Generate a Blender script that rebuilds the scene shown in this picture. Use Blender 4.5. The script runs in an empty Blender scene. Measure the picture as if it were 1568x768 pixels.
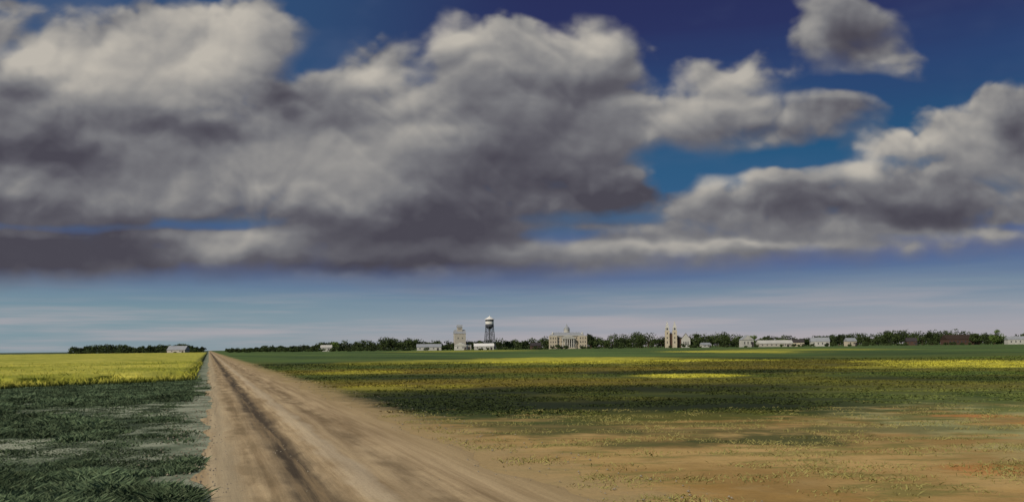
import bpy, math, random
import numpy as np
from mathutils import Vector
random.seed(4); rng=np.random.default_rng(7)
HEAD=math.radians(18.87)           # camera heading, clockwise from the road (+Y)
FW=(math.sin(HEAD),math.cos(HEAD)); RT=(math.cos(HEAD),-math.sin(HEAD))
def T(lat,dep): return (FW[0]*dep+RT[0]*lat, FW[1]*dep+RT[1]*lat)
scene=bpy.context.scene
def lin(v):
    v/=255.0
    return v/12.92 if v<=.04045 else ((v+.055)/1.055)**2.4
def C(r,g,b,k=1.0): return (lin(r)*k,lin(g)*k,lin(b)*k,1)
# ---------------------------------------------------------------- numpy noise
def perlin(x,y,seed):
    r=np.random.default_rng(seed); perm=r.permutation(512); perm=np.concatenate([perm,perm])
    ang=r.random(512)*2*np.pi; gx=np.cos(ang); gy=np.sin(ang)
    xi=np.floor(x).astype(np.int64); yi=np.floor(y).astype(np.int64); xf=x-xi; yf=y-yi
    u=xf*xf*xf*(xf*(xf*6-15)+10); v=yf*yf*yf*(yf*(yf*6-15)+10)
    def g(ix,iy,dx,dy):
        h=perm[(perm[ix&511]+iy)&511]; return gx[h]*dx+gy[h]*dy
    a=g(xi,yi,xf,yf); b=g(xi+1,yi,xf-1,yf); c=g(xi,yi+1,xf,yf-1); d=g(xi+1,yi+1,xf-1,yf-1)
    return ((a+(b-a)*u)*(1-v)+(c+(d-c)*u)*v)*1.4
def fbm(x,y,o,seed,gain=.5):
    s=0;a=1;t=0
    for i in range(o):
        s=s+a*perlin(x*2**i+13.7*i,y*2**i-7.1*i,seed+i); t+=a; a*=gain
    return s/t
def sstep(a,b,x):
    t=np.clip((x-a)/(b-a),0,1); return t*t*(3-2*t)
# ---------------------------------------------------------------- node helpers
class NB:
    def __init__(s,nt): s.nt=nt; s.n=nt.nodes; s.l=nt.links
    def put(s,node,i,v):
        if v is None: return
        if isinstance(v,bpy.types.NodeSocket): s.l.new(v,node.inputs[i])
        else: node.inputs[i].default_value=v
    def math(s,op,a,b=None,c=None,clamp=False):
        n=s.n.new('ShaderNodeMath'); n.operation=op; n.use_clamp=clamp
        s.put(n,0,a); s.put(n,1,b); s.put(n,2,c); return n.outputs[0]
    def noise(s,vec,scale,detail=4,rough=.55,dist=0):
        n=s.n.new('ShaderNodeTexNoise'); s.put(n,'Vector',vec); s.put(n,'Scale',scale)
        s.put(n,'Detail',detail); s.put(n,'Roughness',rough); s.put(n,'Distortion',dist); return n.outputs[0]
    def mr(s,v,a,b,c=0.,d=1.):
        n=s.n.new('ShaderNodeMapRange'); n.interpolation_type='SMOOTHSTEP'
        for i,k in enumerate((v,a,b,c,d)): s.put(n,i,k)
        return n.outputs[0]
    def mix(s,f,a,b,bt='MIX'):
        n=s.n.new('ShaderNodeMix'); n.data_type='RGBA'; n.blend_type=bt
        s.put(n,0,f); s.put(n,6,a); s.put(n,7,b); return n.outputs[2]
    def ramp(s,f,pts):
        n=s.n.new('ShaderNodeValToRGB'); r=n.color_ramp
        r.elements[0].position=pts[0][0]; r.elements[0].color=pts[0][1]
        r.elements[1].position=pts[-1][0]; r.elements[1].color=pts[-1][1]
        for p,c in pts[1:-1]:
            e=r.elements.new(p); e.color=c
        s.put(n,0,f); return n.outputs[0]
    def scalev(s,v,xyz,rot=0):
        n=s.n.new('ShaderNodeMapping'); s.put(n,0,v); n.inputs[3].default_value=xyz; n.inputs[2].default_value=(0,0,rot); return n.outputs[0]
def newmat(name):
    m=bpy.data.materials.new(name); m.use_nodes=True; nb=NB(m.node_tree)
    b=m.node_tree.nodes['Principled BSDF']; b.inputs['Roughness'].default_value=.9
    b.inputs['Specular IOR Level'].default_value=.12
    return m,nb,b
def simple(name,col,col2=None,scale=.5,rough=.85):
    m,nb,b=newmat(name); g=nb.n.new('ShaderNodeNewGeometry').outputs['Position']
    n=nb.noise(g,scale,5,.6); nb.l.new(nb.mix(n,col,col2 or tuple(x*.7 for x in col[:3])+(1,)),b.inputs['Base Color'])
    b.inputs['Roughness'].default_value=rough; return m
# ---------------------------------------------------------------- mesh helpers
def mesh_arr(name,V,F,mat,smooth=False):
    V=np.asarray(V,np.float32); F=np.asarray(F,np.int32); k=F.shape[1]
    me=bpy.data.meshes.new(name); me.vertices.add(len(V)); me.vertices.foreach_set('co',V.ravel())
    me.loops.add(F.size); me.loops.foreach_set('vertex_index',F.ravel())
    me.polygons.add(len(F)); me.polygons.foreach_set('loop_start',np.arange(0,F.size,k,dtype=np.int32))
    me.polygons.foreach_set('use_smooth',np.full(len(F),smooth))
    me.update(calc_edges=True); me.materials.append(mat)
    o=bpy.data.objects.new(name,me); scene.collection.objects.link(o); return o
def grid_faces(nr,nc):
    i=np.arange(nr-1)[:,None]*nc+np.arange(nc-1)[None,:]; i=i.ravel()
    return np.stack([i,i+1,i+nc+1,i+nc],1)
# ================================================================ SKY DOME
rel=np.concatenate([np.arange(-62,-31.6,.5),np.arange(-31.6,31.6,.055),np.arange(31.6,62.1,.5)])
el=np.concatenate([np.arange(-.5,22.8,.05),np.arange(22.8,46,.5)])
A,E=np.meshgrid(np.radians(rel),np.radians(el))
u=np.tan(A); v=np.tan(E)/np.cos(A); ro=math.radians(.6)
X=784+1358*(u*math.cos(ro)-v*math.sin(ro)); Y=531-1358*(u*math.sin(ro)+v*math.cos(ro))
# cloud masses in sky-chart units (centre, half size)
PUFF=[(60,180,140,115),(130,95,80,60),(215,125,150,105),(240,60,80,50),(350,85,90,82),(385,60,50,50),(150,260,270,120),(-60,240,160,170),(60,390,250,30),(-120,110,120,60),
(430,240,200,95),(440,160,60,44),(520,150,90,54),(585,115,36,30),(600,240,220,120),(740,110,88,78),(692,60,40,36),(770,70,60,34),(880,120,88,70),(905,66,44,28),(840,85,40,30),(800,220,190,120),
(900,220,100,90),(930,180,80,70),(590,350,280,62),(380,378,115,36),(950,290,66,32),(690,392,180,22),
(1110,165,88,50),(1130,122,36,24),(1165,140,40,22),(1050,190,105,36),(1220,188,100,36),(1290,170,48,18),
(1210,290,120,46),(1400,300,210,46),(1485,240,80,66),(1560,200,90,56),(1500,172,30,24),(1090,312,66,36),(1330,262,54,36),(1410,232,34,28),(1110,370,310,22),(1350,342,260,22),(880,385,130,20),(900,335,110,26),
(1282,18,40,34),(1264,58,36,32),(1312,58,56,42),(1298,88,60,26),(1352,98,36,18),(5,4,60,12),
(1750,260,200,110),(1950,180,150,60),(-350,260,220,140),(-300,400,300,20),(500,-260,300,90),(1300,-350,250,80),(-700,150,260,150),(2400,250,350,160),(0,-200,200,60)]
HOLE=[(1150,243,175,13,46),(1035,272,45,20,34),(900,335,100,10,30),(850,358,60,14,30),(150,346,220,7,20),(330,340,60,9,24),(1150,275,50,10,8),(440,95,30,40,14),(1560,345,80,6,14),(1260,235,40,14,20),(1290,133,110,10,50),(470,70,40,40,16)]
LITE=[(200,105,150,60,.34),(350,60,90,70,.36),(60,90,80,35,.34),(590,112,50,26,.36),(700,55,60,34,.40),(905,62,50,24,.36),(820,85,80,30,.16),(470,255,140,50,.24),
(340,374,90,20,.42),(560,300,110,32,.14),(640,190,110,60,.18),(1100,120,80,34,.28),(1150,170,110,30,.14),(1110,270,70,24,.38),(1050,376,240,10,.34),(1330,240,44,24,.34),
(1420,220,54,36,.30),(1500,176,60,34,.16),(1245,60,18,60,.16),(1350,104,45,12,.28),(1000,180,70,50,.14),(1500,358,150,12,.20),(250,310,140,25,.10),(20,290,60,20,.14),(1540,270,50,40,.10)]
DARK=[(60,235,130,30,.42),(320,198,60,24,.36),(430,145,46,28,.42),(80,394,260,36,.46),(90,366,240,16,.22),(660,345,170,42,.46),(610,408,240,14,.34),(800,265,130,50,.30),(950,302,70,22,.42),
(900,150,70,56,.18),(1205,288,46,24,.34),(1350,318,170,16,.34),(1555,205,36,30,.36),(1310,55,50,38,.32),(1280,160,60,16,.26),(750,190,80,50,.12),(-20,320,120,30,.24),
(230,335,150,18,.22),(20,150,46,28,.22),(540,190,60,22,.16),(480,330,90,25,.12),(250,195,90,20,.14),(1400,335,140,10,.16),(1180,200,90,16,.14),(1450,290,90,16,.12)]
flat=np.clip((455-Y)/170,.12,1)
w1=fbm(X/170,Y/130,3,11,.4); w2=fbm(X/170,Y/120,3,31,.4)
Xw=X+44*w1; Yw=Y+34*w2*flat
def sabs(n,k=.05): return np.sqrt(n*n+k*k)
def body(dx,dy):
    S=np.zeros_like(X)
    for cx,cy,rx,ry in PUFF:
        q=np.sqrt(((Xw+dx-cx)/rx)**2+((Yw+dy-cy)/ry)**2); s=(1-q)*min(rx,ry,70)
        S+=np.exp(np.clip(s/9.,-30,9))
    S=9*np.log(S+1e-9)
    for cx,cy,rx,ry,a in HOLE: S=S-a*np.exp(-(((X+1.2*(Xw-X)+dx-cx)/rx)**2+((Y+.8*(Yw-Y)+dy-cy)/ry)**2))
    x=X+dx+20*w2; y=Y+dy+14*w1
    R=34*sabs(perlin(x/125,y/92,3))+15*sabs(perlin(x/62,y/48,5))+6*sabs(perlin(x/30,y/24,8))+2*sabs(perlin(x/15,y/13,9))
    return S+(R-15)*flat, R
S,R=body(0,0); S2,R2=body(-8,-15)
H=34*np.tanh(np.maximum(S,-20)/50)+R*.6; H2=34*np.tanh(np.maximum(S2,-20)/50)+R2*.6
down=np.clip((S2-S)/16,0,1)
soft=9+22*np.clip(fbm(X/150,Y/100,3,51)*1.4+.1,0,1)+12*down
fine=fbm(X/42,Y/26,5,71,.55)
cover=sstep(-soft,soft*1.15,S+9*fine*flat+5)
mac=np.zeros_like(X)
Xm=X+52*fbm(X/120,Y/75,4,81); Ym=Y+30*fbm(X/120,Y/75,4,91)
for cx,cy,rx,ry,a in LITE: mac+=a*np.exp(-(((Xm-cx)/rx)**2+((Ym-cy)/ry)**2))
for cx,cy,rx,ry,a in DARK: mac-=a*np.exp(-(((Xm-cx)/rx)**2+((Ym-cy)/ry)**2))
rel_=np.clip(H-H2,-14,24)*np.clip((440-Y)/120,.25,1)
light=.42+1.12*mac+.0090*rel_+.008*np.clip(rel_,0,16)*np.exp(-np.maximum(S,0)/22)+.09*fbm(X/140,Y/60,4,101)+.04*fbm(X/60,Y/24,4,111)
light=np.clip(light,0,1)
RAD=7000.
az=A+HEAD
V=np.stack([RAD*np.sin(az)*np.cos(E),RAD*np.cos(az)*np.cos(E),RAD*np.sin(E)],-1).reshape(-1,3)
msky=bpy.data.materials.new('sky_and_clouds'); msky.use_nodes=True; nb=NB(msky.node_tree); nb.n.clear()
geo=nb.n.new('ShaderNodeNewGeometry').outputs['Position']
sp=nb.n.new('ShaderNodeSeparateXYZ'); nb.l.new(geo,sp.inputs[0])
eld=nb.math('MULTIPLY',nb.math('ARCSINE',nb.math('DIVIDE',sp.outputs[2],RAD)),57.2958)
band=nb.noise(nb.scalev(geo,(.0003,.0003,.004)),1.,5,.55)
eln=nb.math('ADD',eld,nb.math('MULTIPLY',nb.math('SUBTRACT',band,.5),2.4))
skyc=nb.ramp(nb.math('DIVIDE',eln,24.),[(0,C(168,162,166)),(.035,C(160,160,168)),(.08,C(142,152,164)),(.13,C(116,136,156)),(.18,C(90,112,148)),(.23,C(74,94,144)),(.34,C(58,98,136)),(.5,C(40,86,124)),(.68,C(44,68,112)),(.80,C(43,52,96)),(1,C(40,44,86))])
side=nb.math('MULTIPLY',sp.outputs[0],1/7000.)
lowmask=nb.math('MULTIPLY',nb.mr(eld,5.5,1.5),nb.mr(side,.45,-.1))
skyc=nb.mix(nb.math('MULTIPLY',lowmask,.75),skyc,C(116,146,156))
upm=nb.math('MULTIPLY',nb.mr(eld,9,13),nb.mr(side,.34,.05)); skyc=nb.mix(nb.math('MULTIPLY',upm,.75),skyc,C(50,84,122))
wn=nb.noise(nb.scalev(geo,(.0005,.0005,.010)),1.,5,.55)
wisp=nb.math('MULTIPLY',nb.mr(wn,.42,.70),nb.mr(eld,4.6,1.2))
skyc=nb.mix(nb.math('MULTIPLY',wisp,.7),skyc,C(176,168,172))
haze=nb.noise(nb.scalev(geo,(.0006,.0006,.0012)),1.,4,.55)
skyc=nb.mix(nb.math('MULTIPLY',nb.math('MULTIPLY',nb.mr(haze,.45,.75),nb.mr(eld,5,9)),.5),skyc,C(92,106,136))
def attr(n):
    a=nb.n.new('ShaderNodeAttribute'); a.attribute_name=n; return a.outputs['Fac']
gn=nb.noise(geo,.010,3,.6)
lt=nb.math('ADD',attr('cloud_light'),nb.math('MULTIPLY',nb.math('SUBTRACT',gn,.5),.05))
cc=nb.ramp(lt,[(0,C(74,72,82)),(.22,C(93,92,100)),(.45,C(119,119,123)),(.68,C(149,147,145)),(1,C(188,182,172))])
em_=nb.n.new('ShaderNodeEmission'); nb.l.new(nb.mix(attr('cloud_cover'),skyc,cc),em_.inputs[0]); em_.inputs[1].default_value=1
out=nb.n.new('ShaderNodeOutputMaterial'); nb.l.new(em_.outputs[0],out.inputs[0])
sky=mesh_arr('sky',V,grid_faces(len(el),len(rel)),msky,True)
for n,arr in (('cloud_cover',cover),('cloud_light',light)):
    a=sky.data.attributes.new(n,'FLOAT','POINT'); a.data.foreach_set('value',arr.ravel().astype(np.float32))
# ================================================================ GROUND COLOUR
def ground_color(nb):
    pos=nb.n.new('ShaderNodeNewGeometry').outputs['Position']
    Q=nb.scalev(pos,(1,1,0),HEAD)
    s=nb.n.new('ShaderNodeSeparateXYZ'); nb.l.new(Q,s.inputs[0]); lat,dep=s.outputs[0],s.outputs[1]
    s2=nb.n.new('ShaderNodeSeparateXYZ'); nb.l.new(pos,s2.inputs[0]); wx,wy=s2.outputs[0],s2.outputs[1]
    flat=nb.scalev(pos,(1,1,0))
    nbg=nb.noise(flat,.012,4,.55); nmd=nb.noise(flat,.07,5,.6); nfi=nb.noise(flat,.6,5,.65); ngr=nb.noise(flat,7.,4,.7)
    n25=nb.noise(flat,.22,5,.62)
    strk=nb.noise(nb.scalev(Q,(.2,.7,0)),1.,5,.65)
    def ell(l0,d0,rl,rd,soft=.35,amp=1.2,n=None):
        a=nb.math('DIVIDE',nb.math('SUBTRACT',lat,l0),rl); b=nb.math('DIVIDE',nb.math('SUBTRACT',dep,d0),rd)
        r=nb.math('SQRT',nb.math('ADD',nb.math('MULTIPLY',a,a),nb.math('MULTIPLY',b,b)))
        r=nb.math('ADD',r,nb.math('MULTIPLY',nb.math('SUBTRACT',n or nmd,.5),amp*2))
        return nb.mr(r,1+soft,1-soft)
    col=nb.mix(nb.mr(nbg,.35,.65),C(48,60,28),C(72,88,38))
    col=nb.mix(nb.math('MULTIPLY',nb.mr(nmd,.4,.66),.8),col,C(96,90,36))
    far=nb.mr(dep,110,300); col=nb.mix(nb.math('MULTIPLY',far,.75),col,nb.mix(nb.mr(nbg,.42,.58),C(56,78,42),C(84,106,54)))
    col=nb.mix(nb.math('MULTIPLY',nb.math('MULTIPLY',nb.mr(strk,.5,.7),nb.mr(dep,200,60)),.45),col,C(94,104,46))
    for e in ((-3,74,20,11,.85),(15,114,32,13,.8),(-20,118,16,12,.7),(30,60,18,7,.5),(44,150,26,26,.5),(-14,56,6,5,.5)):
        col=nb.mix(nb.math('MULTIPLY',ell(*e[:4],.6,1.1),e[4]),col,C(106,92,36))
    for e in ((8,46,16,6.5,.95),(-3,51,9,8,.9),(34,200,30,36,.6),(22,99,18,8,.9),(6,62,16,6,.9),(26,50,13,3.6,.65),(-12,92,10,7,.7),(-40,170,18,22,.5),(38,75,12,5,.6)):  # darker crop patches, with cloud shadow painted into the field colour
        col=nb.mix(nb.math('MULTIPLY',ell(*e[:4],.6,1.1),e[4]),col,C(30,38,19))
    near=nb.math('MULTIPLY',nb.mr(dep,72,46),nb.mr(lat,12,24)); col=nb.mix(nb.math('MULTIPLY',near,.7),col,nb.mix(nb.mr(strk,.35,.65),C(66,82,40),C(112,118,62)))
    yel=nb.mix(nfi,C(146,146,46),C(198,186,70))
    for e in ((13,200,27,46,.95),(17.5,88,4.8,6,.95),(97,400,24,80,.95),(70,125,16,26,.95),(-20,113,5,8,.5),(-8,68,5,5,.35),(50,112,9,8,.5),(-40,800,60,180,.5),(60,78,14,5,.3),(-25,190,12,30,.4),(160,500,40,90,.5),(40,170,14,10,.5)):
        m=ell(*e[:4],.35,1.1); m=nb.math('MULTIPLY',m,nb.mr(n25,.34,.52,.25,1.))
        col=nb.mix(nb.math('MULTIPLY',m,e[4]),col,yel)
    # dry bare earth close by, right of the road
    tanc=nb.mix(nb.mr(n25,.3,.7),C(138,110,62),C(178,148,94))
    tanc=nb.mix(nb.math('MULTIPLY',nb.mr(strk,.48,.7),.45),tanc,C(120,98,52))
    tanc=nb.mix(nb.math('MULTIPLY',nb.mr(nmd,.5,.64),.55),tanc,C(184,138,66))
    tanc=nb.mix(nb.math('MULTIPLY',nb.mr(nfi,.5,.75),.35),tanc,C(166,142,98))
    st2=nb.noise(nb.scalev(Q,(.3,.8,0)),1.,6,.7)
    tanc=nb.mix(nb.math('MULTIPLY',nb.mr(st2,.49,.61),.65),tanc,C(106,106,54))
    tanc=nb.mix(nb.math('MULTIPLY',nb.mr(lat,10,16),nb.mr(n25,.4,.6,0.,.7)),tanc,C(142,150,106))
    for e in ((19,36.5,1.6,1.0,.6),(11.4,21,1.2,.9,.4),(20,33,1.2,.6,.4),(15,43,2.,.6,.4)):
        tanc=nb.mix(nb.math('MULTIPLY',ell(*e[:4],.5,1.6,nfi),e[4]),tanc,C(188,110,54))
    edge=nb.math('ADD',dep,nb.math('ADD',nb.math('MULTIPLY',nb.math('SUBTRACT',nmd,.5),30.),nb.math('MULTIPLY',nb.math('SUBTRACT',strk,.5),22.)))
    edge=nb.math('ADD',edge,nb.math('MULTIPLY',nb.math('SUBTRACT',nfi,.5),14.))
    lim=nb.math('ADD',34.,nb.math('MULTIPLY',nb.mr(lat,8,22),4.))
    tm=nb.mr(nb.math('SUBTRACT',edge,lim),4.8,-3.6)
    tm=nb.math('MULTIPLY',tm,nb.mr(wx,3,5)); col=nb.mix(tm,col,tanc)
    for e in ((8.4,28.,2.8,1.7,.9),(1.4,33.,3.,3.,.7),(4,27,1.8,1.,.7),(12,31,5,1.4,.6),(6,31,4,1.2,.5)):
        col=nb.mix(nb.math('MULTIPLY',ell(*e[:4],.5,1.6,nfi),e[4]),col,C(66,72,38))
    sh=nb.math('ADD',wx,nb.math('ADD',nb.math('MULTIPLY',nb.math('SUBTRACT',nmd,.5),-5.),nb.math('MULTIPLY',nb.math('SUBTRACT',nfi,.5),-4.)))
    shm=nb.math('MULTIPLY',nb.mr(sh,10.,7.0),nb.mr(wx,3,5)); col=nb.mix(nb.math('MULTIPLY',shm,.85),col,C(158,136,96))
    # left verge
    lf=nb.mix(nb.mr(nfi,.35,.65),C(50,60,42),C(76,90,66))
    pale=nb.mix(nb.mr(nfi,.35,.65),C(100,110,88),C(158,160,138))
    e1=ell(-17,46,12,6.,.9,3.2,n25); e2=ell(-14.,28.,6,3.2,.9,3.2,n25); e4=ell(-10.,36,3,4.,.8,2.6,n25)
    pm=nb.math('MAXIMUM',nb.math('MAXIMUM',e1,e2),e4); pm=nb.math('MULTIPLY',pm,nb.mr(nfi,.36,.56,.25,1.))
    vg=nb.math('ADD',wx,nb.math('MULTIPLY',nb.math('SUBTRACT',n25,.5),6.))
    pm=nb.math('MAXIMUM',pm,nb.mr(vg,-2.1,-.4)); lf=nb.mix(nb.math('MULTIPLY',pm,.8),lf,pale)
    col=nb.mix(nb.mr(wx,3.2,2.8),col,lf)
    col=nb.mix(nb.math('MULTIPLY',nb.mr(ngr,.45,.75),.22),col,C(34,36,20))
    return col,nfi,ngr,strk
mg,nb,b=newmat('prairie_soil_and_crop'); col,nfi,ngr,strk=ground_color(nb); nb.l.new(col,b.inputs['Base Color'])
bp=nb.n.new('ShaderNodeBump'); nb.put(bp,'Height',nb.math('ADD',nfi,nb.math('MULTIPLY',ngr,.3))); bp.inputs['Strength'].default_value=.4; bp.inputs['Distance'].default_value=.12
nb.l.new(bp.outputs[0],b.inputs['Normal'])
R0=9000.
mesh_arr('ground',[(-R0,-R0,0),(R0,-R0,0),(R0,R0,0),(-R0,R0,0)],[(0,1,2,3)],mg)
# ================================================================ ROAD
mr_,nb,b=newmat('packed_dirt'); pos=nb.n.new('ShaderNodeNewGeometry').outputs['Position']
s=nb.n.new('ShaderNodeSeparateXYZ'); nb.l.new(pos,s.inputs[0]); wx=s.outputs[0]
long_=nb.noise(nb.scalev(pos,(2.2,.07,0)),1.,6,.65); mid=nb.noise(nb.scalev(pos,(.9,.25,0)),1.,5,.6); gr=nb.noise(pos,14,4,.7)
xx=nb.math('ADD',wx,nb.math('ADD',nb.math('MULTIPLY',nb.math('SUBTRACT',mid,.5),1.2),nb.math('MULTIPLY',nb.math('SUBTRACT',long_,.5),.8)))
colr=nb.mix(nb.mr(long_,.3,.7),C(132,112,82),C(178,156,120))
def bandm(c,w,a):
    d=nb.math('ABSOLUTE',nb.math('SUBTRACT',xx,c)); return nb.math('MULTIPLY',nb.mr(d,w,w*.1),a)
colr=nb.mix(nb.math('MULTIPLY',bandm(2.05,.78,.95),nb.mr(long_,.28,.54)),colr,C(58,50,40))
colr=nb.mix(nb.math('MULTIPLY',bandm(1.1,.55,.6),nb.mr(mid,.4,.6)),colr,C(100,86,62))
colr=nb.mix(nb.math('MULTIPLY',bandm(4.6,.9,.65),nb.mr(mid,.38,.65)),colr,C(94,78,54))
colr=nb.mix(bandm(3.2,.5,.5),colr,C(186,170,142))
colr=nb.mix(bandm(.3,.7,.4),colr,C(164,154,128))
colr=nb.mix(nb.math('MULTIPLY',nb.mr(wx,5.0,7.),.7),colr,C(158,136,96))
colr=nb.mix(nb.math('MULTIPLY',nb.mr(gr,.45,.75),.3),colr,C(92,78,56))
nb.l.new(colr,b.inputs['Base Color'])
bp=nb.n.new('ShaderNodeBump'); nb.put(bp,'Height',nb.math('ADD',long_,nb.math('MULTIPLY',gr,.4))); bp.inputs['Strength'].default_value=.5; bp.inputs['Distance'].default_value=.05
nb.l.new(bp.outputs[0],b.inputs['Normal'])
ys=np.concatenate([np.arange(-15,120,.35),np.geomspace(120,4000,220)]); t=np.linspace(0,1,49)
TT,YY=np.meshgrid(t,ys)
le=-.1+.8*fbm(YY/4,YY*0+.3,5,7); re=7.0+1.5*fbm(YY/6,YY*0+4.3,5,9)
XX=le+(re-le)*TT
Z=.09*np.sin(np.pi*TT)**.6-.06*np.exp(-((XX-2.05)/.42)**2)-.04*np.exp(-((XX-4.6)/.5)**2)+.03*np.exp(-((XX-3.2)/.35)**2)+.02*fbm(XX/.6,YY/1.5,3,17)*np.sin(np.pi*TT)
Z=np.maximum(Z,0)+.004
mesh_arr('dirt_road',np.stack([XX,YY,Z],-1).reshape(-1,3),grid_faces(len(ys),49),mr_,True)
def stones(name,P,sz,mat):
    base=np.array([(1,0,0),(-1,0,0),(0,1,0),(0,-1,0),(0,0,.8),(0,0,-.4)],float)
    f=np.array([(0,2,4),(2,1,4),(1,3,4),(3,0,4),(2,0,5),(1,2,5),(3,1,5),(0,3,5)])
    n=len(P); V=base[None]*(1+.5*rng.standard_normal((n,6,3)).clip(-1,1)*.6)*sz[:,None,None]
    V[...,:2]+=P[:,None,:]; V[...,2]+=.02+.3*sz[:,None]
    return mesh_arr(name,V.reshape(-1,3),(f[None]+6*np.arange(n)[:,None,None]).reshape(-1,3),mat)
n=2600; yy=12+70*rng.random(n)**1.6; xs=np.where(rng.random(n)<.5,rng.normal(-.3,.6,n),rng.uniform(.2,10,n))
stones('gravel',np.stack([xs,yy],1),rng.uniform(.012,.04,n),simple('gravel_stone',C(150,140,120),C(90,82,70),3))
# ================================================================ GRASS / CROPS
def blades(name,P,h,w,mat,nbl=6,spread=.12,lean=.38):
    n=len(P); N=n*nbl; base=np.repeat(P,nbl,0)+rng.normal(0,1,(N,2))*np.repeat(spread if np.ndim(spread) else np.full(n,spread),nbl)[:,None]
    hh=np.repeat(h,nbl)*rng.uniform(.5,1.15,N); ww=np.repeat(w,nbl)*rng.uniform(.6,1.3,N)
    a=rng.random(N)*6.283; d=np.stack([np.cos(a),np.sin(a)],1)*ww[:,None]
    ln=rng.normal(0,lean,(N,2))*hh[:,None]
    V=np.zeros((N,4,3)); V[:,0,:2]=base-d; V[:,1,:2]=base+d
    V[:,2,:2]=base+ln*.45+d*.8; V[:,2,2]=hh*.6
    V[:,3,:2]=base+ln*1.1; V[:,3,2]=hh
    return mesh_arr(name,V.reshape(-1,3),(np.array([[0,1,2,3]])+4*np.arange(N)[:,None]),mat)
mgr,nb,b=newmat('weedy_grass'); pos=nb.n.new('ShaderNodeNewGeometry').outputs['Position']
a_=nb.noise(pos,.30,5,.6); b_=nb.noise(pos,5.,2,.6); s=nb.n.new('ShaderNodeSeparateXYZ'); nb.l.new(pos,s.inputs[0])
c_=nb.mix(nb.mr(a_,.38,.62),C(54,68,46),C(94,112,82)); c_=nb.mix(nb.math('MULTIPLY',nb.mr(b_,.45,.7),.4),c_,C(118,126,94))
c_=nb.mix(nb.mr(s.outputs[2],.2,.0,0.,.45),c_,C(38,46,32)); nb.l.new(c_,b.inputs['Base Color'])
NG=95000
d_=13+80*rng.random(NG)**1.5
lt_=d_*rng.uniform(-.64,-.25,NG); P=np.stack([FW[0]*d_+RT[0]*lt_,FW[1]*d_+RT[1]*lt_],1)
cl=fbm(P[:,0]/1.8,P[:,1]/1.8,4,41); cl2=fbm(P[:,0]/5.,P[:,1]/8.,4,44)
def emf(l,d,l0,d0,rl,rd): 
    return np.sqrt(((l-l0)/rl)**2+((d-d0)/rd)**2)+2.4*cl2+1.2*cl
q_=np.minimum.reduce([emf(lt_,d_,-17,45.,13,7.),emf(lt_,d_,-14.,27.2,7.,4.),emf(lt_,d_,-10.5,35,3.2,6)])
edge=P[:,0]<-.6+3.6*fbm(P[:,1]/3.2,P[:,0]*.5,4,43)-.5
keep=edge&(P[:,0]<.15)&(P[:,1]<110)&((q_>.9)|(rng.random(NG)<.22))&((cl+.5*cl2>-.22)|(rng.random(NG)<.35))
P=P[keep]; dk=d_[keep]; ck=cl[keep]; qk=np.clip((q_[keep]-.6)*.9,0,1)
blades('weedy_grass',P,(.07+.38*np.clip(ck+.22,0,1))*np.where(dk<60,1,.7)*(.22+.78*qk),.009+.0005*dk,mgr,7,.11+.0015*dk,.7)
# stray tufts on dry ground
n=9000; d2=14+28*rng.random(n)**1.1; l2=d2*rng.uniform(-.35,.62,n); P=np.stack([FW[0]*d2+RT[0]*l2,FW[1]*d2+RT[1]*l2],1)
k=(P[:,0]>7.3)&(fbm(l2/3,d2/1.6,4,47)>.06); P=P[k]
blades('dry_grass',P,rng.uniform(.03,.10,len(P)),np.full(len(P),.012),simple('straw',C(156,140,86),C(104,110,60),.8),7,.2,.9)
# low field crop
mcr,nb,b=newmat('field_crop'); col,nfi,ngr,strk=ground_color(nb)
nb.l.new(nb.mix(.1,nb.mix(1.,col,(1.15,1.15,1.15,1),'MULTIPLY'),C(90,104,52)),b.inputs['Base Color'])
n=60000; d3=34+150*rng.random(n)**1.5; l3=d3*rng.uniform(-.36,.64,n); P=np.stack([FW[0]*d3+RT[0]*l3,FW[1]*d3+RT[1]*l3],1)
nn=fbm(P[:,0]/9,P[:,1]/9,4,57)
k=(P[:,0]>9+fbm(P[:,1]/4,P[:,1]*0,3,3)*3)&(d3>39+16*nn+4*np.clip((l3-8)/14,0,1))&(fbm(l3/7,d3/4,4,59)>-.05); P=P[k]; d3=d3[k]
blades('field_crop',P,.025+.0003*d3+.025*rng.random(len(P)),.02+.0009*d3,mcr,4,.14+.003*d3,1.)
# canola
mca,nb,b=newmat('flowering_canola'); pos=nb.n.new('ShaderNodeNewGeometry').outputs['Position']
s=nb.n.new('ShaderNodeSeparateXYZ'); nb.l.new(pos,s.inputs[0])
a_=nb.noise(nb.scalev(pos,(1,1,0)),.05,5,.65); b_=nb.noise(pos,.9,5,.7)
c_=nb.mix(nb.mr(a_,.38,.62),C(134,136,46),C(178,170,74)); c_=nb.mix(nb.math('MULTIPLY',nb.mr(b_,.46,.66),.55),c_,C(112,120,48))
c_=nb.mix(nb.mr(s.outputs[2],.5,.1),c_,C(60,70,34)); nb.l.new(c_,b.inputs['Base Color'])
ys=np.concatenate([[0,.25,.6,1.1],np.arange(1.6,70,.6),np.geomspace(70,950,150)]); xs=-np.concatenate([[0,.2,.5,.9],np.arange(1.4,45,.6),np.geomspace(45,900,130)])
def cy(bx): return 96+bx*.85*np.exp(bx/60)
XX,YY=np.meshgrid(xs,ys); bx,by=XX.copy(),YY.copy()
XX=-1.6+bx+.5*fbm(by/5,bx/5,3,23)*(bx>-3); YY=cy(bx)+by+9*fbm(bx/6.,by/9,4,27)*np.exp(-by/14)
ht=.84*np.clip(by/2.6,0,1)**.6*np.clip(-bx/.9,0,1)**.5
Z=ht*(1+.2*fbm(XX/1.2,YY/1.2,3,29)+.16*fbm(XX/14,YY/14,3,33))-.01
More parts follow.
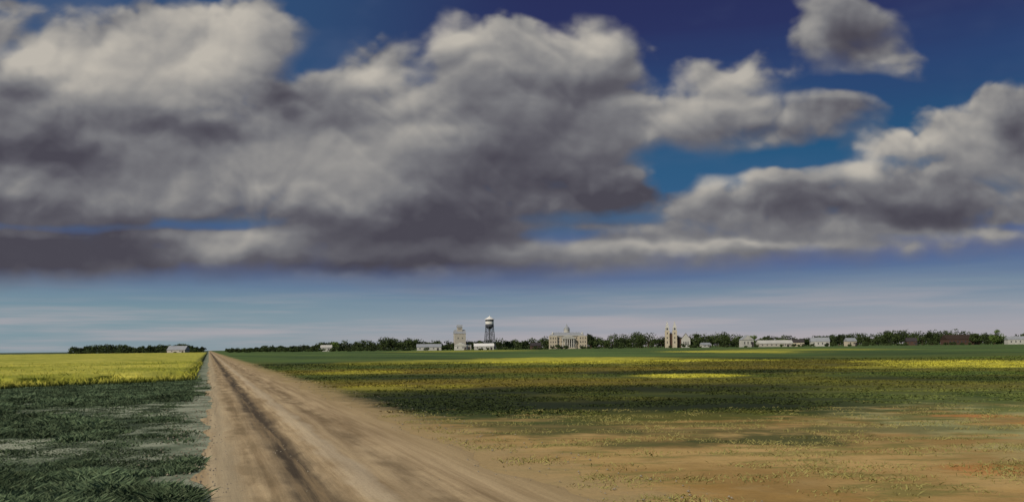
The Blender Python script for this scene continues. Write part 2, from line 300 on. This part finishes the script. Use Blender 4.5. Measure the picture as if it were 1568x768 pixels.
mesh_arr('canola_field',np.stack([XX,YY,Z],-1).reshape(-1,3),grid_faces(len(ys),len(xs)),mca,True)
n=30000; byy=-5+110*rng.random(n)**1.8; bxx=-.3-75*rng.random(n)
P=np.stack([-1.6+bxx,cy(bxx)+byy+9*fbm(bxx/6.,byy/9,4,27)*np.exp(-byy/14)],1)
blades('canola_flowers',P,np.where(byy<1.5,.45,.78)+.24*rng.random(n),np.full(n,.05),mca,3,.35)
# ================================================================ TREES
def leafmat(name,d,l):
    m,nb,b=newmat(name); pos=nb.n.new('ShaderNodeNewGeometry').outputs['Position']
    a=nb.noise(pos,.06,3,.6); c=nb.noise(pos,.5,3,.7)
    k=nb.mix(nb.mr(a,.35,.65),d,l); k=nb.mix(nb.math('MULTIPLY',nb.mr(c,.5,.7),.5),k,tuple(x*1.5 for x in l[:3])+(1,)); nb.l.new(k,b.inputs['Base Color']); return m
mleaf=leafmat('foliage',C(36,44,27),C(60,72,38)); mbark=simple('bark',C(84,70,56),None,2)
class Wood:
    def __init__(s): s.v=[];s.f=[]; s.lv=[]
    def limb(s,a,b,r0,r1,k=6):
        a=Vector(a);b=Vector(b); d=(b-a).normalized(); x=d.orthogonal().normalized(); y=d.cross(x); i0=len(s.v)
        for p,r in ((a,r0),(b,r1)):
            for j in range(k):
                t=6.2832*j/k; s.v.append(p+(x*math.cos(t)+y*math.sin(t))*r)
        for j in range(k): s.f.append((i0+j,i0+(j+1)%k,i0+k+(j+1)%k,i0+k+j))
    def tree(s,x,y,h,w,leaf=1.0,n=260,low=.12):
        s.limb((x,y,-.2),(x,y,h*.5),h*.03+.08,h*.014+.03)
        nl=random.randint(6,9)
        for j in range(nl):
            t=random.random()*6.283; rr=w*.5*random.uniform(.1,.85); z=h*random.uniform(.22,.82); q=(1-abs(z/h-.45))
            c=Vector((x+math.cos(t)*rr*q,y+math.sin(t)*rr*q,z)); s.limb((x,y,h*.15+.2*z),c,h*.012+.03,.03,4)
            R=w*random.uniform(.2,.33); m=n//6
            p=rng.standard_normal((m,3)); p/=np.linalg.norm(p,axis=1)[:,None]; p*=(rng.random((m,1))**.45)*np.array([R,R,min(R*.8,h*.26)])
            p+=np.array(c); p=p[(p[:,2]>low*h)]; p[:,2]=np.minimum(p[:,2],h*1.02); s.lv.append((p,leaf))
    def build(s,leafname,woodname,lm,parent=None):
        V=[]
        for p,l in s.lv:
            m=len(p); a=rng.standard_normal((m,3)); a/=np.linalg.norm(a,axis=1)[:,None]; b=rng.standard_normal((m,3)); b-=a*(a*b).sum(1)[:,None]; b/=np.linalg.norm(b,axis=1)[:,None]
            sz=l*rng.uniform(.4,1.,(m,1)); q=np.stack([p-a*sz,p-b*sz*.6,p+a*sz,p+b*sz*.7],1); V.append(q.reshape(-1,3))
        V=np.concatenate(V); F=np.arange(len(V)).reshape(-1,4)
        o=mesh_arr(leafname,V,F,lm); me=bpy.data.meshes.new(woodname); me.from_pydata([tuple(v) for v in s.v],[],s.f); me.materials.append(mbark)
        w=bpy.data.objects.new(woodname,me); scene.collection.objects.link(w); w.parent=parent or o
        if parent: o.parent=parent
        return o
W=Wood()
def lat_at(x,d): return (x-784)/1358*d
prof=[(105,8),(120,12),(150,15),(185,14),(200,9),(225,11),(260,13),(285,13),(305,10),(340,7),(400,9),(470,12),(510,16),(545,15),(590,19),(625,20),(650,14),(680,13),(730,15),(780,16),(835,18),(900,23),(930,20),(985,23),(1010,18),(1065,23),(1110,24),(1135,15),(1170,18),(1210,18),(1250,16),(1290,21),(1330,18),(1370,23),(1400,20),(1430,22),(1500,21),(1530,17),(1568,15),(1640,15),(1800,16)]
px=[p[0] for p in prof]; ph=[p[1] for p in prof]
x=107.
while x<1790:
    if 312<x<342: x+=8; continue
    dep=random.uniform(1190,1290); h=float(np.interp(x,px,ph))*.9*random.uniform(.62,1.12)
    if 312<x<480: dep+=250*(480-x)/370
    X0,Y0=T(lat_at(x,dep),dep); W.tree(X0,Y0,max(h,4),max(h,5)*random.uniform(1.0,1.7),1.35,300,.03)
    x+=random.uniform(2.5,6)
for i in range(300):
    x=random.choice([random.uniform(500,900),random.uniform(760,1560),random.uniform(890,1700),random.uniform(350,520),random.uniform(105,300)])
    dep=random.uniform(1120,1175) if i%3 else random.uniform(1060,1085); h=random.uniform(2.2,6.5)*(1 if i%3 else .65); X0,Y0=T(lat_at(x,dep),dep); W.tree(X0,Y0,h,h*random.uniform(1.5,2.8),.9,150,.0)
W.build('distant_trees','trunks',mleaf)
def single(x,dep,h,w,name,lm):
    e=bpy.data.objects.new(name,None); scene.collection.objects.link(e); k=Wood(); X0,Y0=T(lat_at(x,dep),dep); k.tree(X0,Y0,h,w,1.0,1100,.05); k.build('crown','trunk_and_limbs',lm,e)
lt2=leafmat('pale_foliage',C(66,84,40),C(98,116,58))
single(1523,1130,24,18,'poplar_tree',lt2)
for x_,h_,w_,m_ in ((1356,19,17,mleaf),(1152,18,11,lt2),(598,15,14,mleaf),(1427,21,15,mleaf),(629,17,15,mleaf),(1067,18,16,mleaf),(1110,19,20,mleaf),(905,19,15,mleaf),(1492,16,15,mleaf),(1285,17,14,mleaf),(512,12,12,lt2),(948,15,18,mleaf),(980,16,18,mleaf)): single(x_,1140,h_,w_,'elm_tree',m_)
# ================================================================ BUILDINGS
def empty(name,x,dep,rz=0,base=0):
    e=bpy.data.objects.new(name,None); scene.collection.objects.link(e); X0,Y0=T(lat_at(x,dep),dep); e.location=(X0,Y0,base); e.rotation_euler=(0,0,-HEAD+math.radians(rz)); return e
def part(name,p,V,F,mat):
    me=bpy.data.meshes.new(name); me.from_pydata(V,[],F); me.materials.append(mat); me.update(); o=bpy.data.objects.new(name,me); scene.collection.objects.link(o); o.parent=p; return o
def box(name,p,x0,x1,y0,y1,z0,z1,mat):
    V=[(x0,y0,z0),(x1,y0,z0),(x1,y1,z0),(x0,y1,z0),(x0,y0,z1),(x1,y0,z1),(x1,y1,z1),(x0,y1,z1)]
    return part(name,p,V,[(0,3,2,1),(4,5,6,7),(0,1,5,4),(1,2,6,5),(2,3,7,6),(3,0,4,7)],mat)
def gable(name,p,x0,x1,y0,y1,z0,z1,mat,axis='x',ov=.5):
    if axis=='x':
        x0-=ov;x1+=ov;y0-=ov;y1+=ov; ym=(y0+y1)/2; V=[(x0,y0,z0),(x1,y0,z0),(x1,y1,z0),(x0,y1,z0),(x0,ym,z1),(x1,ym,z1)]; F=[(0,1,5,4),(2,3,4,5),(0,4,3),(1,2,5),(0,3,2,1)]
    else:
        x0-=ov;x1+=ov;y0-=ov;y1+=ov; xm=(x0+x1)/2; V=[(x0,y0,z0),(x1,y0,z0),(x1,y1,z0),(x0,y1,z0),(xm,y0,z1),(xm,y1,z1)]; F=[(0,4,5,3),(1,2,5,4),(0,1,4),(2,3,5),(0,3,2,1)]
    return part(name,p,V,F,mat)
def lathe(name,p,cx,cy,prof,k,mat,rot=0):
    V=[];F=[]
    for r,z in prof:
        for j in range(k):
            t=6.2832*(j+rot)/k; V.append((cx+r*math.cos(t),cy+r*math.sin(t),z))
    for i in range(len(prof)-1):
        for j in range(k): F.append((i*k+j,i*k+(j+1)%k,(i+1)*k+(j+1)%k,(i+1)*k+j))
    F.append(tuple(range(k))[::-1]); F.append(tuple(range((len(prof)-1)*k,len(prof)*k)))
    return part(name,p,V,F,mat)
def windows(p,x0,x1,n,z0,z1,y,w,mat,name='window'):
    for i in range(n):
        c=x0+(x1-x0)*(i+.5)/n; box(name,p,c-w/2,c+w/2,y-.12,y+.2,z0,z1,mat)
white=simple('white_siding',C(178,176,168),C(144,142,136),.15); cream=simple('cream_stone',C(180,170,150),C(152,142,124),.4); glass=simple('window_glass',C(66,66,70),C(52,52,56),1,.3)
darkroof=simple('dark_shingle',C(62,58,58),C(46,42,44),.8); tin=simple('galvanised_roof',C(142,144,146),C(114,118,122),.3,.5); steel=simple('painted_steel',C(84,86,92),C(60,62,68),.5,.6)
rust=simple('brown_roof',C(60,48,40),C(44,38,32),.5); wood=simple('weathered_board',C(172,166,154),C(142,136,126),.5); brick=simple('brown_brick',C(84,64,54),C(62,50,44),.6)
tw=simple('roof_white_paint',C(206,204,198),C(186,184,178),.15)
# grain elevator
e=empty('grain_elevator',704,1200,12)
box('elevator_body',e,-7.5,7.5,-6,6,0,22,wood); gable('shoulder_roof',e,-7.5,7.5,-6,6,22,27.2,tin,'x',.4)
box('headhouse',e,-3.4,3.4,-2.8,2.8,24.4,30.6,wood); gable('headhouse_roof',e,-3.4,3.4,-2.8,2.8,30.6,33.8,tin,'x',.4)
windows(e,-2.4,2.4,2,27.8,29.4,-2.8,1.1,glass); windows(e,-6,6,2,15,16.6,-6,1.2,glass)
box('drive_shed',e,7.5,15,-5,5,0,5.6,wood); gable('drive_shed_roof',e,7.9,15,-5,5,5.6,8,tin,'x',.3); box('drive_door',e,9.4,13.4,-5.15,-4.8,0,4.2,darkroof)
# water tower
e=empty('water_tower',750,1190,0)
lathe('tank',e,0,0,[(1.6,27.5),(4.6,29.6),(5.6,31.6),(5.6,40.2)],24,steel)
lathe('conical_roof',e,0,0,[(6.6,40.21),(6.5,40.7),(.4,44.4),(.3,45.6)],24,tw)
lathe('name_band',e,0,0,[(5.63,34.2),(5.63,37.6)],24,tw)
lathe('riser_pipe',e,0,0,[(.9,0),(.9,27.5)],12,steel); lathe('catwalk',e,0,0,[(6.4,31.2),(6.4,31.5)],24,steel)
k=Wood()
for j in range(6):
    a=j*math.pi/3+.2; c,s_=math.cos(a),math.sin(a); k.limb((c*8.2,s_*8.2,0),(c*5.2,s_*5.2,31.4),.5,.42)
    a2=a+math.pi/3; c2,s2=math.cos(a2),math.sin(a2)
    for z0,z1 in ((0,10.4),(10.4,20.8),(20.8,30.5)):
        r0=8.2-3*z0/31.4; r1=8.2-3*z1/31.4
        k.limb((c*r0,s_*r0,z0),(c2*r1,s2*r1,z1),.14,.14,4); k.limb((c2*r0,s2*r0,z0),(c*r1,s_*r1,z1),.14,.14,4); k.limb((c*r1,s_*r1,z1),(c2*r1,s2*r1,z1),.22,.22,4)
part('legs_and_bracing',e,[tuple(v) for v in k.v],k.f,steel)
# courthouse
e=empty('courthouse',868,1190,6)
box('main_block',e,-22,22,-8,8,0,17,cream); box('cornice',e,-22.8,22.8,-8.8,8.8,17,18,white)
for nm,x0,x1 in (('left_wing',-25.5,-14.5),('right_wing',14.5,25.5)):
    box(nm,e,x0,x1,-10.5,-8.01,0,16.9,cream)
    for z in (3,8,13): windows(e,x0+.6,x1-.6,3,z,z+2.3,-10.5,1.1,glass)
part('hip_roof',e,[(-22.8,-8.8,18.01),(22.8,-8.8,18.01),(22.8,8.8,18.01),(-22.8,8.8,18.01),(-17,-3,22),(17,-3,22),(17,3,22),(-17,3,22)],[(0,1,5,4),(1,2,6,5),(2,3,7,6),(3,0,4,7),(4,5,6,7)],tin)
for z in (3,8.4,13): windows(e,-14,14,7,z,z+2.4,-8,1.1,glass)
box('portico_steps',e,-9,9,-15,-8.02,0,1.6,cream); box('entablature',e,-8.4,8.4,-13.6,-8.9,13.2,15,white); gable('pediment',e,-8.4,8.4,-13.6,-8.9,15.01,18.8,white,'y',.3)
for j in range(6): lathe('column',e,-7.4+j*2.96,-12.8,[(.75,1.6),(.6,12.6),(.85,13.19)],12,white)
lathe('drum',e,0,0,[(4,21.8),(4,25.6),(4.5,25.7),(4.5,26.1)],16,white); lathe('dome',e,0,0,[(4,26.11),(3.6,28),(2.2,29.6),(.7,30.4),(.6,32.2),(.1,33.4)],16,tin)
for cx in (-20,20): lathe('corner_turret',e,cx,-6,[(1.6,18),(1.6,20.4),(.2,23)],8,white)
# church
e=empty('church',1036,1190,-8)
for cx in (-12.4,-2.6):
    box('bell_tower',e,cx-3,cx+3,-8,-2,0,23,cream); box('belfry',e,cx-2.5,cx+2.5,-7.5,-2.5,23.01,27,white)
    lathe('spire',e,cx,-5,[(3.5,27.01),(3.2,27.6),(.12,35.6)],4,white,.5); box('belfry_opening',e,cx-.9,cx+.9,-7.65,-7.3,23.8,26.2,glass)
    for z in (6,12,18): box('tower_window',e,cx-.6,cx+.6,-8.15,-7.8,z,z+2.4,glass)
box('front_wall',e,-9.4,-5.6,-6,-2.2,0,18,brick); gable('front_gable',e,-9.4,-5.6,-6,-2.2,18,21,darkroof,'y',.0)
box('nave',e,-10,6.1,-1.9,24,0,12,brick); gable('nave_roof',e,-10,6,-1.9,24,12.01,19,darkroof,'y',.05)
box('transept',e,6.2,18,-4,6,0,11,white); part('transept_gable_wall',e,[(6.2,-4,11.01),(18,-4,11.01),(12.1,-4,18.6)],[(0,1,2)],white)
gable('transept_roof',e,6.2,18.2,-3.4,6,11.02,19.3,rust,'y',.5); windows(e,8,16.4,3,3,8,-4,1.2,glass)
# low buildings
def shed(name,x,dep,w,d,hw,hr,wall,roof,rz=0,nw=4,axis='x',door=True):
    e=empty(name,x,dep,rz); box('walls',e,-w/2,w/2,-d/2,d/2,0,hw,wall); gable('roof',e,-w/2,w/2,-d/2,d/2,hw+.01,hr,roof,axis,.5)
    if axis=='y': 
        part('gable_wall',e,[(-w/2,-d/2-.52,hw+.02),(w/2,-d/2-.52,hw+.02),(0,-d/2-.52,hr-.3)],[(0,1,2)],wall)
    if nw: windows(e,-w/2+1,w/2-1,nw,hw*.4,hw*.75,-d/2,1.3,glass)
    if door: box('door',e,w*.32,w*.32+2.4,-d/2-.15,-d/2+.2,0,hw*.72,darkroof)
shed('machine_shed',657,1100,30,12,4.2,8,white,tin,5,5)
shed('storage_barn',706,1090,15,11,5.5,9.5,white,white,-6,2,'y')
shed('warehouse',741,1100,24,12,4.5,8,white,tw,4,4)
shed('farm_shed',273,1120,24,12,4,9,wood,tin,-8,2)
shed('white_shed',500,1090,13,9,5,8,white,white,6,2)
shed('farmhouse',1143,1110,15,10,9,15,white,tin,8,3,'y')
shed('long_barn',1186,1090,42,12,4.2,8.2,wood,white,4,7)
shed('farmhouse',1255,1100,22,10,6,11,white,tin,-8,4)
shed('small_house',1302,1100,12,9,6,10,cream,tin,10,2)
shed('brick_hall',1470,1150,44,16,7,13,brick,rust,5,8)
shed('white_house',1556,1110,24,10,6,10,white,tin,-4,4)
shed('farm_shed',1222,1110,14,9,5,9,cream,darkroof,-14,2)
shed('small_house',820,1110,12,9,4.5,8.5,brick,darkroof,12,2)
shed('white_shed',1080,1095,11,8,3.6,6,white,tin,12,2)
shed('small_house',1395,1110,12,9,5,9.5,brick,darkroof,-10,2)
# ================================================================ LIGHT, WORLD, CAMERA
se,sb=math.radians(38),math.radians(240)
w=bpy.data.worlds.new('World'); scene.world=w; w.use_nodes=True; nt=w.node_tree
st=nt.nodes.new('ShaderNodeTexSky'); st.sky_type='NISHITA'; st.sun_disc=False; st.sun_elevation=se; st.sun_rotation=sb
nt.links.new(st.outputs[0],nt.nodes['Background'].inputs[0]); nt.nodes['Background'].inputs[1].default_value=.09
sd=Vector((math.sin(sb)*math.cos(se),math.cos(sb)*math.cos(se),math.sin(se)))
L=bpy.data.lights.new('sun','SUN'); L.energy=3.7; L.angle=math.radians(1.5); L.color=(1,.90,.75)
lo=bpy.data.objects.new('sun',L); lo.rotation_euler=(-sd).to_track_quat('-Z','Y').to_euler(); scene.collection.objects.link(lo)
cam=bpy.data.cameras.new('camera'); cam.sensor_width=36; cam.lens=36*1358/1568; cam.shift_y=147/1568; cam.clip_end=30000; cam.clip_start=.1
co=bpy.data.objects.new('camera',cam); co.location=(0,0,3); co.rotation_euler=(math.pi/2,math.radians(.6),-HEAD); scene.collection.objects.link(co); scene.camera=co
scene.view_settings.view_transform='Standard'; scene.view_settings.look='None'; scene.view_settings.exposure=0
